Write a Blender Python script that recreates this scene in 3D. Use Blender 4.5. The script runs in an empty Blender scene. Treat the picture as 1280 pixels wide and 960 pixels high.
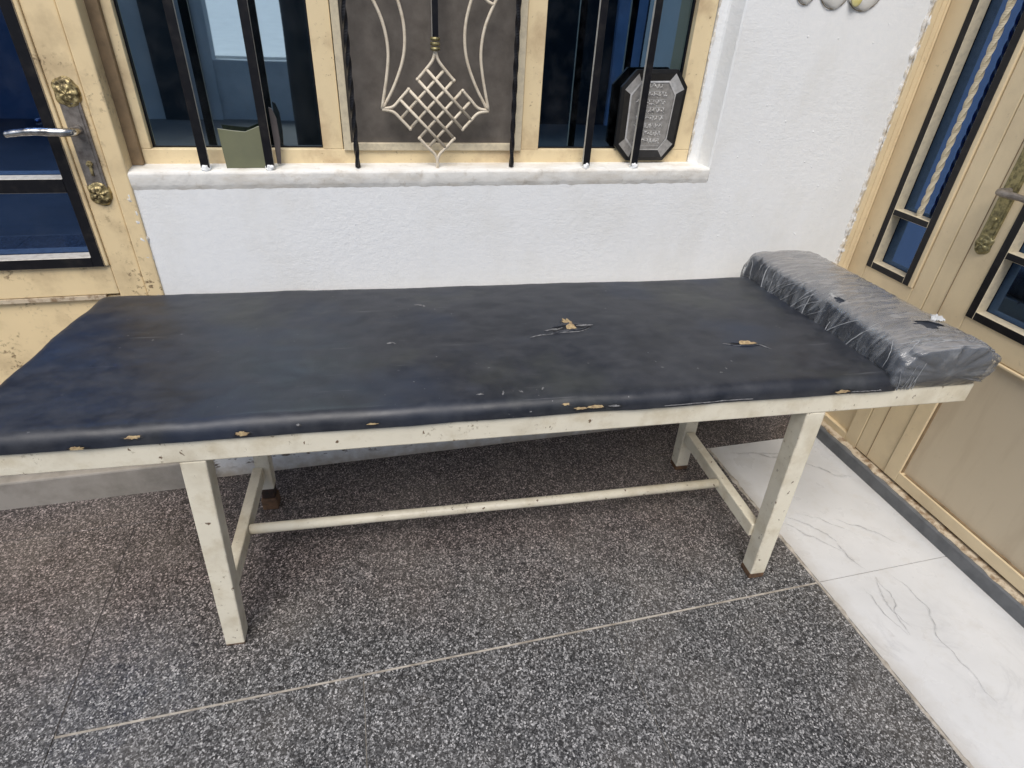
import bpy, bmesh, math, random
from mathutils import Vector, Matrix, noise
random.seed(7)
R = math.radians
S = bpy.context.scene
COL = S.collection

# ------------------------------------------------------------------ camera
def make_camera():
    pit, yaw, roll = 0.5743547, 0.2789609, 0.0593916
    fw = Vector((math.sin(yaw)*math.cos(pit), math.cos(yaw)*math.cos(pit), -math.sin(pit)))
    r = Vector((math.cos(yaw), -math.sin(yaw), 0)); up = r.cross(fw)
    r2 = math.cos(roll)*r + math.sin(roll)*up
    u2 = -math.sin(roll)*r + math.cos(roll)*up
    m = Matrix((r2, u2, -fw)).transposed().to_4x4()
    m.translation = (0, -1.67887, 1.4)
    cd = bpy.data.cameras.new('camera'); cd.sensor_width = 36; cd.sensor_fit = 'HORIZONTAL'
    cd.lens = 721.668/1280*36; cd.clip_start = 0.02; cd.clip_end = 500
    o = bpy.data.objects.new('camera', cd); COL.objects.link(o); o.matrix_world = m
    S.camera = o
make_camera()

# ------------------------------------------------------------------ light
SUN_EL, SUN_AZ = 57.0, 200.0          # azimuth clockwise from +Y (north)
w = bpy.data.worlds.new('World'); S.world = w; w.use_nodes = True
wn = w.node_tree.nodes; wl = w.node_tree.links
sky = wn.new('ShaderNodeTexSky'); sky.sky_type = 'NISHITA'; sky.sun_disc = False
sky.sun_elevation = R(SUN_EL); sky.sun_rotation = R(SUN_AZ)
sky.air_density = 1.0; sky.dust_density = 2.5; sky.ozone_density = 1.0
wn['Background'].inputs['Strength'].default_value = 0.12
wl.new(sky.outputs['Color'], wn['Background'].inputs['Color'])
sd = bpy.data.lights.new('sun', 'SUN'); sd.energy = 2.1; sd.angle = R(34); sd.color = (1.0, 0.97, 0.93)
so = bpy.data.objects.new('sun', sd); COL.objects.link(so)
az, el = R(SUN_AZ), R(SUN_EL)
dirv = Vector((math.sin(az)*math.cos(el), math.cos(az)*math.cos(el), math.sin(el)))
so.rotation_euler = dirv.to_track_quat('Z', 'Y').to_euler()
S.view_settings.view_transform = 'Standard'; S.view_settings.look = 'None'
S.view_settings.gamma = 1.0; S.view_settings.exposure = 0.28
S.render.engine = 'CYCLES'
S.cycles.max_bounces = 8; S.cycles.transparent_max_bounces = 12
S.render.resolution_x = 1024; S.render.resolution_y = 768

# ------------------------------------------------------------------ helpers
def link(o):
    COL.objects.link(o); return o
def thing(name, label, cat, loc=(0,0,0), rz=0.0, group=None):
    o = bpy.data.objects.new(name, None); o.empty_display_size = 0.1; link(o)
    o.location = loc; o.rotation_euler = (0,0,rz); o['label'] = label; o['category'] = cat
    if group: o['group'] = group
    return o
def tag(o, label, cat, group=None):
    o['label'] = label; o['category'] = cat
    if group: o['group'] = group
    return o
def obj(name, bm, mats, parent=None, smooth=False, bevel=0.0, seg=2, label=None):
    me = bpy.data.meshes.new(name)
    bmesh.ops.recalc_face_normals(bm, faces=bm.faces)
    bm.to_mesh(me); bm.free()
    for m in (mats if isinstance(mats, (list, tuple)) else [mats]): me.materials.append(m)
    if smooth:
        for p in me.polygons: p.use_smooth = True
    o = link(bpy.data.objects.new(name, me))
    if parent: o.parent = parent
    if bevel:
        b = o.modifiers.new('bevel', 'BEVEL'); b.width = bevel; b.segments = seg; b.limit_method = 'ANGLE'; b.angle_limit = R(40)
    if label: o['label'] = label
    return o
def struct(o):
    o['kind'] = 'structure'; return o
def box(bm, x0, x1, y0, y1, z0, z1, mi=0, front=None):
    """axis box; front=(axis index, sign, material index) gives one face another material"""
    vs = [bm.verts.new((x, y, z)) for x in (x0, x1) for y in (y0, y1) for z in (z0, z1)]
    q = [(0,1,3,2,(0,-1)),(4,6,7,5,(0,1)),(0,4,5,1,(1,-1)),(2,3,7,6,(1,1)),(0,2,6,4,(2,-1)),(1,5,7,3,(2,1))]
    for a,b,c,d,k in q:
        f = bm.faces.new((vs[a],vs[b],vs[c],vs[d])); f.material_index = mi
        if front and k[0] == front[0]: f.material_index = front[2]
    return vs
def tube(bm, pts, rad, n=8, mi=0, closed=False):
    pts = [Vector(p) for p in pts]
    rings = []
    prev = None
    for i, p in enumerate(pts):
        t = (pts[min(i+1, len(pts)-1)] - pts[max(i-1, 0)]).normalized()
        ref = prev if prev is not None else (Vector((0,1,0)) if abs(t.y) < .9 else Vector((1,0,0)))
        a = (ref - t*ref.dot(t)).normalized(); prev = a
        b = t.cross(a)
        rr = rad[i] if isinstance(rad, (list, tuple)) else rad
        rings.append([bm.verts.new(p + a*math.cos(2*math.pi*k/n)*rr + b*math.sin(2*math.pi*k/n)*rr) for k in range(n)])
    for i in range(len(rings)-1):
        for k in range(n):
            f = bm.faces.new((rings[i][k], rings[i][(k+1)%n], rings[i+1][(k+1)%n], rings[i+1][k])); f.material_index = mi; f.smooth = True
    for rg in (rings[0], rings[-1]):
        f = bm.faces.new(rg); f.material_index = mi
def spline(pts, n=8):
    P = [Vector(p) for p in pts]; P = [P[0]*2-P[1]] + P + [P[-1]*2-P[-2]]
    out = []
    for i in range(1, len(P)-2):
        for k in range(n):
            t = k/n; a,b,c,d = P[i-1],P[i],P[i+1],P[i+2]
            out.append(0.5*((2*b)+(c-a)*t+(2*a-5*b+4*c-d)*t*t+(3*b-a-3*c+d)*t**3))
    out.append(P[-2]); return out
def prism(bm, pts, axis, a, b, mi=0):
    """extrude polygon pts (2D) along axis from a to b"""
    def v(p, t):
        if axis == 'y': return (p[0], t, p[1])
        if axis == 'x': return (t, p[0], p[1])
        return (p[0], p[1], t)
    A = [bm.verts.new(v(p, a)) for p in pts]; B = [bm.verts.new(v(p, b)) for p in pts]
    n = len(pts)
    fs = [bm.faces.new(A), bm.faces.new(B)] + [bm.faces.new((A[i], A[(i+1)%n], B[(i+1)%n], B[i])) for i in range(n)]
    for f in fs: f.material_index = mi
    return fs
def fbm(v, o=4):
    return noise.fractal(Vector(v), 1.0, 2.0, o)
def twisted(bm, x, y, z0, z1, half, turns, mi=0, n=None):
    n = n or int((z1-z0)*160)
    rings = []
    for i in range(n+1):
        z = z0+(z1-z0)*i/n; a = turns*2*math.pi*i/n
        rings.append([bm.verts.new((x+half*1.41*math.cos(a+k*math.pi/2), y+half*1.41*math.sin(a+k*math.pi/2), z)) for k in range(4)])
    for i in range(n):
        for k in range(4):
            f = bm.faces.new((rings[i][k], rings[i][(k+1)%4], rings[i+1][(k+1)%4], rings[i+1][k])); f.material_index = mi
    bm.faces.new(rings[0]); bm.faces.new(rings[-1])
def ridge(bm, p0, p1, rad, out, jag=0.6, step=0.006, mi=0, seed=0, side=None):
    """rough plaster bead between two points, lumpy half round on a surface facing `out`"""
    p0, p1, out = Vector(p0), Vector(p1), Vector(out).normalized()
    t = (p1-p0); L = t.length; t.normalize(); s = t.cross(out)
    n = max(2, int(L/step)); rows = []
    for i in range(n+1):
        p = p0 + t*(L*i/n)
        rr = rad*(1+jag*fbm((i*.11+seed, seed*3.1, 0), 5)*1.6); off = rad*jag*fbm((i*.06, seed+7, 3), 5)
        row = []
        for k in range(7):
            a = math.pi*k/6
            q = p + s*(math.cos(a)*max(rr, rad*.3)+off) + out*(math.sin(a)*max(rr, rad*.3)*.55*(1+.5*fbm((i*.3, k*1.3, seed), 3)))
            row.append(bm.verts.new(q - out*.001))
        rows.append(row)
    for i in range(n):
        for k in range(6):
            f = bm.faces.new((rows[i][k], rows[i][k+1], rows[i+1][k+1], rows[i+1][k])); f.material_index = mi; f.smooth = True

# ------------------------------------------------------------------ materials
class NT:
    def __init__(s, name):
        s.m = bpy.data.materials.new(name); s.m.use_nodes = True
        s.n = s.m.node_tree.nodes; s.l = s.m.node_tree.links
        s.bsdf = s.n['Principled BSDF']; s.out = s.n['Material Output']
        tc = s.n.new('ShaderNodeTexCoord'); s.co = tc.outputs['Object']
        s.wco = s.n.new('ShaderNodeNewGeometry').outputs['Position']
    def node(s, t, **k):
        n = s.n.new(t)
        for a, v in k.items(): setattr(n, a, v)
        return n
    def mapping(s, scale, co=None, rot=(0,0,0), loc=(0,0,0)):
        m = s.node('ShaderNodeMapping'); m.inputs['Scale'].default_value = scale; m.inputs['Rotation'].default_value = rot; m.inputs['Location'].default_value = loc
        s.l.new(co or s.co, m.inputs['Vector']); return m.outputs[0]
    def noise(s, scale, detail=4, rough=.55, co=None, dist=0.0):
        n = s.node('ShaderNodeTexNoise'); n.inputs['Scale'].default_value = scale; n.inputs['Detail'].default_value = detail
        n.inputs['Roughness'].default_value = rough; n.inputs['Distortion'].default_value = dist
        s.l.new(co or s.co, n.inputs['Vector']); return n.outputs['Fac']
    def ramp(s, fac, stops, interp='LINEAR'):
        r = s.node('ShaderNodeValToRGB'); cr = r.color_ramp; cr.interpolation = interp
        while len(cr.elements) > 1: cr.elements.remove(cr.elements[-1])
        for i, (p, c) in enumerate(stops):
            e = cr.elements[0] if i == 0 else cr.elements.new(p)
            e.position = p; e.color = (c if isinstance(c, (tuple, list)) else (c,c,c)) [:3] + ((1,) if isinstance(c, tuple) else (1,)) if isinstance(c, tuple) else (c,c,c,1)
        s.l.new(fac, r.inputs['Fac']); return r.outputs['Color']
    def mix(s, fac, a, b, mode='MIX'):
        m = s.node('ShaderNodeMix', data_type='RGBA', blend_type=mode)
        for k, v in ((0, fac), (6, a), (7, b)):
            if hasattr(v, 'is_linked') or isinstance(v, bpy.types.NodeSocket): s.l.new(v, m.inputs[k])
            else: m.inputs[k].default_value = (v if k == 0 else (tuple(v)+(1,) if isinstance(v, tuple) else (v,v,v,1)))
        return m.outputs[2]
    def math(s, op, a, b=0.0, c=None, clamp=False):
        m = s.node('ShaderNodeMath', operation=op); m.use_clamp = clamp
        for i, v in enumerate((a, b) if c is None else (a, b, c)):
            if isinstance(v, bpy.types.NodeSocket): s.l.new(v, m.inputs[i])
            else: m.inputs[i].default_value = v
        return m.outputs[0]
    def set(s, name, v):
        i = s.bsdf.inputs[name]
        if isinstance(v, bpy.types.NodeSocket): s.l.new(v, i)
        else: i.default_value = (tuple(v)+(1,)) if isinstance(v, tuple) and len(v) == 3 else v
    def bump(s, h, strength=.3, dist=.002):
        b = s.node('ShaderNodeBump'); b.inputs['Strength'].default_value = strength; b.inputs['Distance'].default_value = dist
        s.l.new(h, b.inputs['Height']); s.l.new(b.outputs[0], s.bsdf.inputs['Normal']); return b
    def sep(s, co=None):
        x = s.node('ShaderNodeSeparateXYZ'); s.l.new(co or s.wco, x.inputs[0]); return x.outputs

def paint(name, base, dirt=(.20,.12,.06), amt=.5, rough=.45, edge=False, chips=None, chip_amt=.62, scale=1.0, streak=True, bump=.25, speck=.60):
    t = NT(name)
    big = t.noise(5*scale, 6, .6); fine = t.noise(60*scale, 5, .65)
    st = t.noise(9*scale, 6, .6, t.mapping((4,4,.6)))
    c = t.mix(t.ramp(big, [(.35, 0.0), (.8, .5)]), base, tuple(x*.80 for x in base))
    k = t.math('MULTIPLY', t.ramp(st if streak else big, [(.5, 0.0), (.78, 1.0)]), amt*.55)
    c = t.mix(k, c, dirt)
    sp = t.math('MULTIPLY', t.ramp(fine, [(speck, 0.0), (speck+.09, 1.0)]), t.ramp(t.noise(7*scale, 4, .6, t.mapping((1,1,1), loc=(3,1,7))), [(.48, 0.0), (.66, 1.0)]))
    c = t.mix(t.math('MULTIPLY', sp, amt), c, tuple(x*.6 for x in dirt))
    if chips:
        ch = t.ramp(t.noise(38*scale, 8, .62, t.mapping((1,1,.7), loc=(9,4,2))), [(chip_amt, 0.0), (chip_amt+.02, 1.0)])
        c = t.mix(ch, c, chips)
    if edge:
        bv = t.node('ShaderNodeBevel', samples=4); bv.inputs['Radius'].default_value = .006
        dp = t.node('ShaderNodeVectorMath', operation='DOT_PRODUCT'); t.l.new(bv.outputs[0], dp.inputs[0]); t.l.new(t.n['Geometry'].outputs['Normal'], dp.inputs[1])
        e = t.math('MULTIPLY', t.ramp(dp.outputs['Value'], [(.80, 1.0), (.985, 0.0)]), t.ramp(t.noise(24, 7, .68), [(.47, 0.0), (.58, .9)]))
        c = t.mix(e, c, (.20,.13,.075))
        gr = t.math('MULTIPLY', t.ramp(t.noise(13, 7, .68, t.mapping((1,1,1), loc=(7,7,2))), [(.50, 0.0), (.66, 1.0)]), .45)
        c = t.mix(gr, c, (.50,.42,.27))
    t.set('Base Color', c); t.set('Roughness', rough)
    t.bump(t.math('ADD', t.math('MULTIPLY', fine, .6), big), bump, .002)
    return t.m

def m_plaster():
    t = NT('white_plaster')
    a = t.noise(52, 6, .6, dist=.15); b = t.noise(190, 3, .6); c = t.noise(2.2, 5, .6)
    br = t.noise(22, 5, .6, t.mapping((1.0,1.0,4.0)))
    col = t.mix(t.ramp(c, [(.3, 0.0), (.75, .6)]), (.83,.835,.82), (.77,.78,.77))
    col = t.mix(t.ramp(t.math('ADD', t.math('MULTIPLY', a, .6), t.math('MULTIPLY', b, .4)), [(.40, .0), (.65, .45)]), col, (.72,.74,.75))
    stain = t.math('MULTIPLY', t.ramp(t.noise(4.5, 6, .65, t.mapping((1,1,.7), loc=(3,0,6))), [(.48, 0.0), (.75, 1.0)]), .40)
    col = t.mix(stain, col, (.64,.62,.55))
    pit = t.ramp(t.noise(70, 3, .5, t.mapping((1,1,1), loc=(5,2,1))), [(.72, 0.0), (.78, .55)])
    col = t.mix(pit, col, (.50,.51,.53))
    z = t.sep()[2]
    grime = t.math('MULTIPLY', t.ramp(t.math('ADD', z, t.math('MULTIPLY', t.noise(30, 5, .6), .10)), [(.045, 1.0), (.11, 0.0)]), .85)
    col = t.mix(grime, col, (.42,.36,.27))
    peel = t.math('MULTIPLY', t.ramp(t.noise(26, 6, .7, t.mapping((.6,1,1.6), loc=(1.2,0,.3))), [(.56, 0.0), (.60, 1.0)]), t.ramp(z, [(.03, 0.0), (.05, 1.0), (.10, 1.0), (.13, 0.0)]))
    col = t.mix(peel, col, (.16,.13,.10))
    t.set('Base Color', col); t.set('Roughness', .75)
    h = t.math('ADD', t.math('MULTIPLY', a, 1.0), t.math('ADD', t.math('MULTIPLY', b, .5), t.math('MULTIPLY', br, .35)))
    bmp = t.bump(h, .5, .0045); t.l.new(t.ramp(t.noise(3.2, 4, .6, t.mapping((1,1,1), loc=(8,1,4))), [(.30, .10), (.70, .42)]), bmp.inputs['Strength'])
    return t.m

def m_rough_plaster():
    t = NT('old_plaster_edge')
    a = t.noise(60, 6, .65)
    col = t.mix(t.ramp(a, [(.40, 0.0), (.68, 1.0)]), (.80,.79,.76), (.52,.45,.33))
    t.set('Base Color', col); t.set('Roughness', .85); t.bump(a, .7, .005)
    return t.m

def m_sill():
    t = NT('sill_plaster')
    a = t.noise(40, 6, .65); b = t.noise(9, 5, .6, t.mapping((1,3,3)))
    col = t.mix(t.ramp(b, [(.46, 0.0), (.70, 1.0)]), (.74,.725,.675), (.60,.555,.475))
    col = t.mix(t.ramp(a, [(.57, 0.0), (.72, .5)]), col, (.42,.36,.28))
    t.set('Base Color', col); t.set('Roughness', .85); t.bump(t.math('ADD', a, t.math('MULTIPLY', t.noise(120, 4, .65), .5)), .35, .004)
    return t.m

def m_granite():
    t = NT('speckled_granite')
    v = t.node('ShaderNodeTexVoronoi'); v.inputs['Scale'].default_value = 285; v.inputs['Randomness'].default_value = 1
    wob = t.node('ShaderNodeTexNoise'); wob.inputs['Scale'].default_value = 240; wob.inputs['Detail'].default_value = 3
    t.l.new(t.co, wob.inputs['Vector'])
    add = t.node('ShaderNodeVectorMath', operation='MULTIPLY_ADD'); t.l.new(wob.outputs['Color'], add.inputs[0]); add.inputs[1].default_value = (.006,.006,.006); t.l.new(t.co, add.inputs[2])
    t.l.new(add.outputs[0], v.inputs['Vector'])
    bw = t.node('ShaderNodeRGBToBW'); t.l.new(v.outputs['Color'], bw.inputs[0])
    cell = t.ramp(bw.outputs[0], [(.16,(.015,.015,.016)), (.36,(.050,.049,.049)), (.54,(.095,.095,.095)), (.68,(.19,.189,.187)), (.82,(.39,.385,.38)), (.94,(.60,.59,.58))])
    fine = t.noise(420, 3, .7)
    cell = t.mix(.65, cell, t.ramp(fine, [(.34,(.03,.03,.03)), (.55,(.5,.5,.5)), (.75,(1.0,1.0,1.0))]), 'OVERLAY')
    big = t.noise(2.0, 5, .6)
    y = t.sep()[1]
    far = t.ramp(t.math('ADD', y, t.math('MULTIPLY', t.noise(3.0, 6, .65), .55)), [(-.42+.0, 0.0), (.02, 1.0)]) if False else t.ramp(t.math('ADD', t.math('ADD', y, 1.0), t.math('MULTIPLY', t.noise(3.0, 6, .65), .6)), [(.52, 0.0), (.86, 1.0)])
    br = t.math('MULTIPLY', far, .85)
    cell = t.mix(br, cell, (.84,.70,.66), 'MULTIPLY')  # brown cast of reflected light multiplied into the stone toward the wall
    dust = t.math('MULTIPLY', t.ramp(t.noise(3.6, 6, .62, t.mapping((1,1,1), loc=(2,5,0))), [(.45, 0.0), (.75, 1.0)]), .16)
    cell = t.mix(dust, cell, (.32,.29,.25))
    t.set('Base Color', cell); t.set('Roughness', t.ramp(t.noise(6, 4), [(.3, .32), (.8, .55)])); t.set('Specular IOR Level', .35)
    t.bump(fine, .08, .001)
    return t.m

def m_grout():
    t = NT('cement_grout'); a = t.noise(25, 6, .65); b = t.noise(5, 3)
    col = t.mix(t.ramp(a, [(.4, 0.0), (.65, 1.0)]), (.46,.42,.36), (.24,.21,.17))
    t.set('Base Color', col); t.set('Roughness', .9); t.bump(a, .6, .003); return t.m
def m_dark_grout():
    t = NT('dark_joint'); a = t.noise(25, 6, .65)
    t.set('Base Color', t.ramp(a, [(.3,(.03,.028,.027)), (.7,(.08,.07,.065))])); t.set('Roughness', .9); return t.m

def m_marble():
    t = NT('white_marble')
    co = t.mapping((1,1,1), rot=(0,0,.7))
    n1 = t.noise(2.4, 8, .6, co, 1.2)
    d = t.math('ABSOLUTE', t.math('SUBTRACT', n1, .5))
    vein = t.math('MULTIPLY', t.ramp(d, [(0.0, 1.0), (.012, .35), (.035, 0.0)]), t.ramp(t.noise(1.7, 3, .5, t.mapping((1,1,1), loc=(4,2,0))), [(.55, 0.0), (.72, 1.0)]))
    cloud = t.ramp(t.noise(4, 6, .6, co), [(.35,(.63,.635,.63)), (.75,(.55,.555,.55))])
    col = t.mix(t.math('MULTIPLY', vein, .35), cloud, (.30,.30,.31))
    dirt = t.math('MULTIPLY', t.ramp(t.noise(16, 6, .7), [(.52, 0.0), (.8, 1.0)]), .35)
    col = t.mix(dirt, col, (.42,.385,.32))
    xx = t.math('ADD', t.sep(t.co)[0], t.math('MULTIPLY', t.math('SUBTRACT', t.noise(11, 6, .7), .5), .10))
    ed = t.math('MAXIMUM', t.ramp(t.math('SUBTRACT', 1.30, xx), [(.0, 0.0), (.07, .7)]), t.ramp(t.math('SUBTRACT', xx, 1.69), [(.0, 0.0), (.06, .6)]))
    col = t.mix(t.math('MULTIPLY', ed, .8), col, (.36,.325,.27))
    t.set('Base Color', col); t.set('Roughness', t.ramp(t.noise(9, 4), [(.3, .22), (.8, .42)])); t.set('Specular IOR Level', .4)
    return t.m
def m_vein():
    t = NT('grey_vein'); a = t.noise(38, 6, .7)
    at = t.node('ShaderNodeAttribute'); at.attribute_name = 'vein_a'
    t.set('Base Color', t.ramp(a, [(.35,(.25,.25,.265)), (.7,(.40,.40,.41))])); t.set('Roughness', .3); t.set('Specular IOR Level', .2)
    t.set('Alpha', t.math('MULTIPLY', t.math('POWER', at.outputs['Fac'], 1.3), t.ramp(a, [(.34, .05), (.62, .9)])))
    return t.m

def m_vinyl():
    t = NT('worn_black_vinyl')
    big = t.noise(2.6, 6, .6, t.mapping((1,1.2,1))); mid = t.noise(15, 9, .68, t.mapping((1,1.3,1)))
    col = t.mix(t.ramp(big, [(.35, 0.0), (.68, 1.0)]), (.009,.0115,.018), (.017,.0195,.026))
    dust = t.math('MULTIPLY', t.ramp(mid, [(.40, 0.0), (.74, 1.0)]), .50)
    col = t.mix(dust, col, (.070,.073,.082))
    blue = t.math('MULTIPLY', t.ramp(t.noise(3.4, 3, .5, t.mapping((1,1,1), loc=(7,3,0))), [(.52, 0.0), (.68, 1.0)]), .55)
    col = t.mix(blue, col, (.014,.024,.048))
    ol = t.math('MULTIPLY', t.ramp(t.noise(3.1, 4, .6, t.mapping((1,1,1), loc=(1,9,0))), [(.56, 0.0), (.72, 1.0)]), .35)
    col = t.mix(ol, col, (.060,.064,.050))
    # pale specks where the skin has flaked, and long fine scratches
    sp = t.math('MULTIPLY', t.ramp(t.noise(95, 2, .5), [(.735, 0.0), (.77, 1.0)]), t.ramp(t.noise(5, 3, .5, t.mapping((1,1,1), loc=(2,2,2))), [(.5, 0.0), (.6, 1.0)]))
    col = t.mix(t.math('MULTIPLY', sp, .7), col, (.26,.26,.26))
    for ang, lo in ((.45,(0,0,0)), (-.6,(5,1,0)), (.08,(2,8,0))):
        m = t.mapping((1.6, 60, 1), rot=(0,0,ang), loc=lo)
        sc = t.math('MULTIPLY', t.ramp(t.noise(2.2, 2, .5, m), [(.715, 0.0), (.74, 1.0)]), t.ramp(t.noise(6, 3, .5, t.mapping((1,1,1), loc=lo)), [(.52, 0.0), (.62, .45)]))
        col = t.mix(sc, col, (.16,.16,.165))
    t.set('Base Color', col)
    t.set('Roughness', t.ramp(mid, [(.3, .39), (.75, .56)])); t.set('Specular IOR Level', .5)
    leather = t.noise(330, 3, .6)
    t.bump(t.math('ADD', t.math('MULTIPLY', leather, .25), mid), .22, .003)
    return t.m

def m_flat(name, col, rough=.5, metal=0.0, nscale=30, var=.35, bump=.2, second=None, spec=.5, cut=(.4,.7)):
    t = NT(name); a = t.noise(nscale, 6, .62)
    c = t.mix(t.ramp(a, [(cut[0], 0.0), (cut[1], 1.0)]), col, second or tuple(x*(1-var) for x in col))
    t.set('Base Color', c); t.set('Roughness', rough); t.set('Metallic', metal); t.set('Specular IOR Level', spec)
    if bump: t.bump(a, bump, .002)
    return t.m

def m_glass(name, tint, refl=.30, gtint=(.80,.90,1.0)):
    t = NT(name)
    t.n.remove(t.bsdf)
    tr = t.node('ShaderNodeBsdfTransparent'); tr.inputs['Color'].default_value = tint+(1,)
    gl = t.node('ShaderNodeBsdfGlossy'); gl.inputs['Color'].default_value = gtint+(1,); gl.inputs['Roughness'].default_value = .015
    df = t.node('ShaderNodeBsdfDiffuse'); df.inputs['Color'].default_value = (.30,.32,.34,1)
    lw = t.node('ShaderNodeLayerWeight'); lw.inputs['Blend'].default_value = .35
    fac = t.math('ADD', t.math('MULTIPLY', lw.outputs['Fresnel'], .6), refl, clamp=True)
    b = t.node('ShaderNodeBump'); b.inputs['Strength'].default_value = .03; b.inputs['Distance'].default_value = .01
    t.l.new(t.noise(3, 2, .4), b.inputs['Height']); t.l.new(b.outputs[0], gl.inputs['Normal'])
    m1 = t.node('ShaderNodeMixShader'); t.l.new(fac, m1.inputs[0]); t.l.new(tr.outputs[0], m1.inputs[1]); t.l.new(gl.outputs[0], m1.inputs[2])
    m2 = t.node('ShaderNodeMixShader')
    t.l.new(t.math('MULTIPLY', t.ramp(t.noise(14, 6, .7), [(.45, 0.0), (.8, 1.0)]), .045), m2.inputs[0])
    t.l.new(m1.outputs[0], m2.inputs[1]); t.l.new(df.outputs[0], m2.inputs[2])
    t.l.new(m2.outputs[0], t.out.inputs['Surface'])
    return t.m

def m_film():
    """crumpled clear plastic: see-through, glossy, a thin veil of brown dust lying on top"""
    t = NT('clear_plastic_film'); t.n.remove(t.bsdf)
    rid = t.noise(6.5, 3, .5, t.mapping((1.0,4.2,1.0), rot=(0,0,.55)), .35)
    rid2 = t.noise(10, 3, .45, t.mapping((.8,3.0,1.0), rot=(0,0,.95), loc=(2,3,1)), .35)
    c1 = t.ramp(t.math('ABSOLUTE', t.math('SUBTRACT', rid, .5)), [(0.0, 1.0), (.10, 0.0)])
    c2 = t.ramp(t.math('ABSOLUTE', t.math('SUBTRACT', rid2, .5)), [(0.0, 1.0), (.09, 0.0)])
    h = t.math('ADD', c1, t.math('MULTIPLY', c2, .7))
    b = t.node('ShaderNodeBump'); b.inputs['Distance'].default_value = .006
    t.l.new(h, b.inputs['Height'])
    nz = t.sep(t.n['Geometry'].outputs['Normal'])[2]
    t.l.new(t.ramp(nz, [(.45, .55), (.85, .10)]), b.inputs['Strength'])
    dust = t.math('MULTIPLY', t.ramp(nz, [(.60, 0.0), (.95, 1.0)]), t.ramp(t.noise(9, 6, .65, t.mapping((1,.6,1))), [(.30, .32), (.70, .50)]))
    tr = t.node('ShaderNodeBsdfTransparent'); tr.inputs['Color'].default_value = (.93,.94,.95,1)
    df = t.node('ShaderNodeBsdfDiffuse'); t.l.new(t.mix(dust, (.46,.48,.50), (.25,.20,.14)), df.inputs['Color'])
    gl = t.node('ShaderNodeBsdfGlossy'); gl.inputs['Roughness'].default_value = .13; gl.inputs['Color'].default_value = (.95,.95,.95,1)
    t.l.new(b.outputs[0], gl.inputs['Normal'])
    fr = t.node('ShaderNodeFresnel'); fr.inputs['IOR'].default_value = 1.42; t.l.new(b.outputs[0], fr.inputs['Normal'])
    milk = t.math('ADD', t.math('MULTIPLY', t.math('MULTIPLY', h, h), .085), t.math('ADD', dust, t.math('ADD', .04, t.math('MULTIPLY', t.ramp(t.math('MULTIPLY', t.sep(t.co)[1], -1.0), [(.22, 0.0), (.262, 1.0)]), .16))), clamp=True)
    m1 = t.node('ShaderNodeMixShader'); t.l.new(milk, m1.inputs[0]); t.l.new(tr.outputs[0], m1.inputs[1]); t.l.new(df.outputs[0], m1.inputs[2])
    m2 = t.node('ShaderNodeMixShader'); t.l.new(t.math('MULTIPLY', fr.outputs[0], .85), m2.inputs[0]); t.l.new(m1.outputs[0], m2.inputs[1]); t.l.new(gl.outputs[0], m2.inputs[2])
    t.l.new(m2.outputs[0], t.out.inputs['Surface'])
    return t.m

M = {}
M['plaster'] = m_plaster(); M['edge'] = m_rough_plaster(); M['sill'] = m_sill()
M['granite'] = m_granite(); M['grout'] = m_grout(); M['joint'] = m_dark_grout(); M['marble'] = m_marble(); M['vein'] = m_vein()
M['vinyl'] = m_vinyl()
M['cream'] = paint('cream_gloss_paint', (.79,.625,.365), amt=.55, rough=.4, streak=False)
M['cream_dirty'] = paint('worn_cream_paint', (.79,.625,.365), amt=.95, rough=.45, scale=1.4, streak=False, speck=.53)
M['cream_right'] = paint('pale_cream_paint', (.75,.605,.38), amt=.35, rough=.42, streak=False)
M['cream_rust'] = paint('cream_paint_rust_spots', (.78,.63,.38), dirt=(.23,.10,.04), amt=1.0, rough=.45, scale=1.6, streak=False, speck=.60)
M['panel'] = paint('stained_cream_panel', (.60,.50,.35), dirt=(.24,.15,.075), amt=.62, rough=.5, scale=.32, speck=.66)
M['white_metal'] = paint('chipped_white_paint', (.76,.71,.57), dirt=(.34,.26,.14), amt=.85, rough=.4, chips=(.15,.10,.06), chip_amt=.655, scale=1.5, streak=False, edge=True)
M['rust'] = m_flat('rusty_steel', (.15,.085,.045), .8, .1, 45, second=(.05,.032,.024), bump=.6)
M['rubber'] = m_flat('black_foot', (.018,.015,.014), .6, 0, 40, second=(.07,.035,.02))
M['black'] = m_flat('black_bar_paint', (.007,.007,.009), .38, 0, 40, second=(.022,.02,.019), spec=.3, cut=(.5,.75))
M['bar_side'] = m_flat('pale_bar_sides', (.56,.53,.46), .5, 0, 60, second=(.36,.33,.28), cut=(.45,.75))  # pale tone on the faces between black front and back
M['side_cream'] = m_flat('cream_bar_sides', (.62,.54,.38), .5, 0, 60, second=(.45,.39,.28), cut=(.45,.75))
M['iron_cream'] = m_flat('cream_painted_iron', (.66,.58,.45), .42, 0, 50, second=(.45,.37,.26), cut=(.5,.75))
M['mesh'] = m_flat('dusty_screen_board', (.082,.070,.058), .8, 0, 20, second=(.135,.118,.10), cut=(.35,.7))
M['brown'] = m_flat('brown_channel', (.26,.18,.10), .6, 0, 22, second=(.16,.11,.06))
M['glass'] = m_glass('blue_tinted_glass', (.10,.18,.32), .46, (.70,.90,1.0))
M['glass_dark'] = m_glass('dark_blue_glass', (.06,.13,.30), .20, (.26,.48,1.0))
M['glass_b'] = m_glass('dim_tinted_glass', (.07,.14,.25), .26, (.46,.74,1.0))
M['brass'] = m_flat('old_brass', (.50,.40,.19), .42, .55, 90, second=(.10,.075,.035), bump=.9, cut=(.42,.58))
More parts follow.
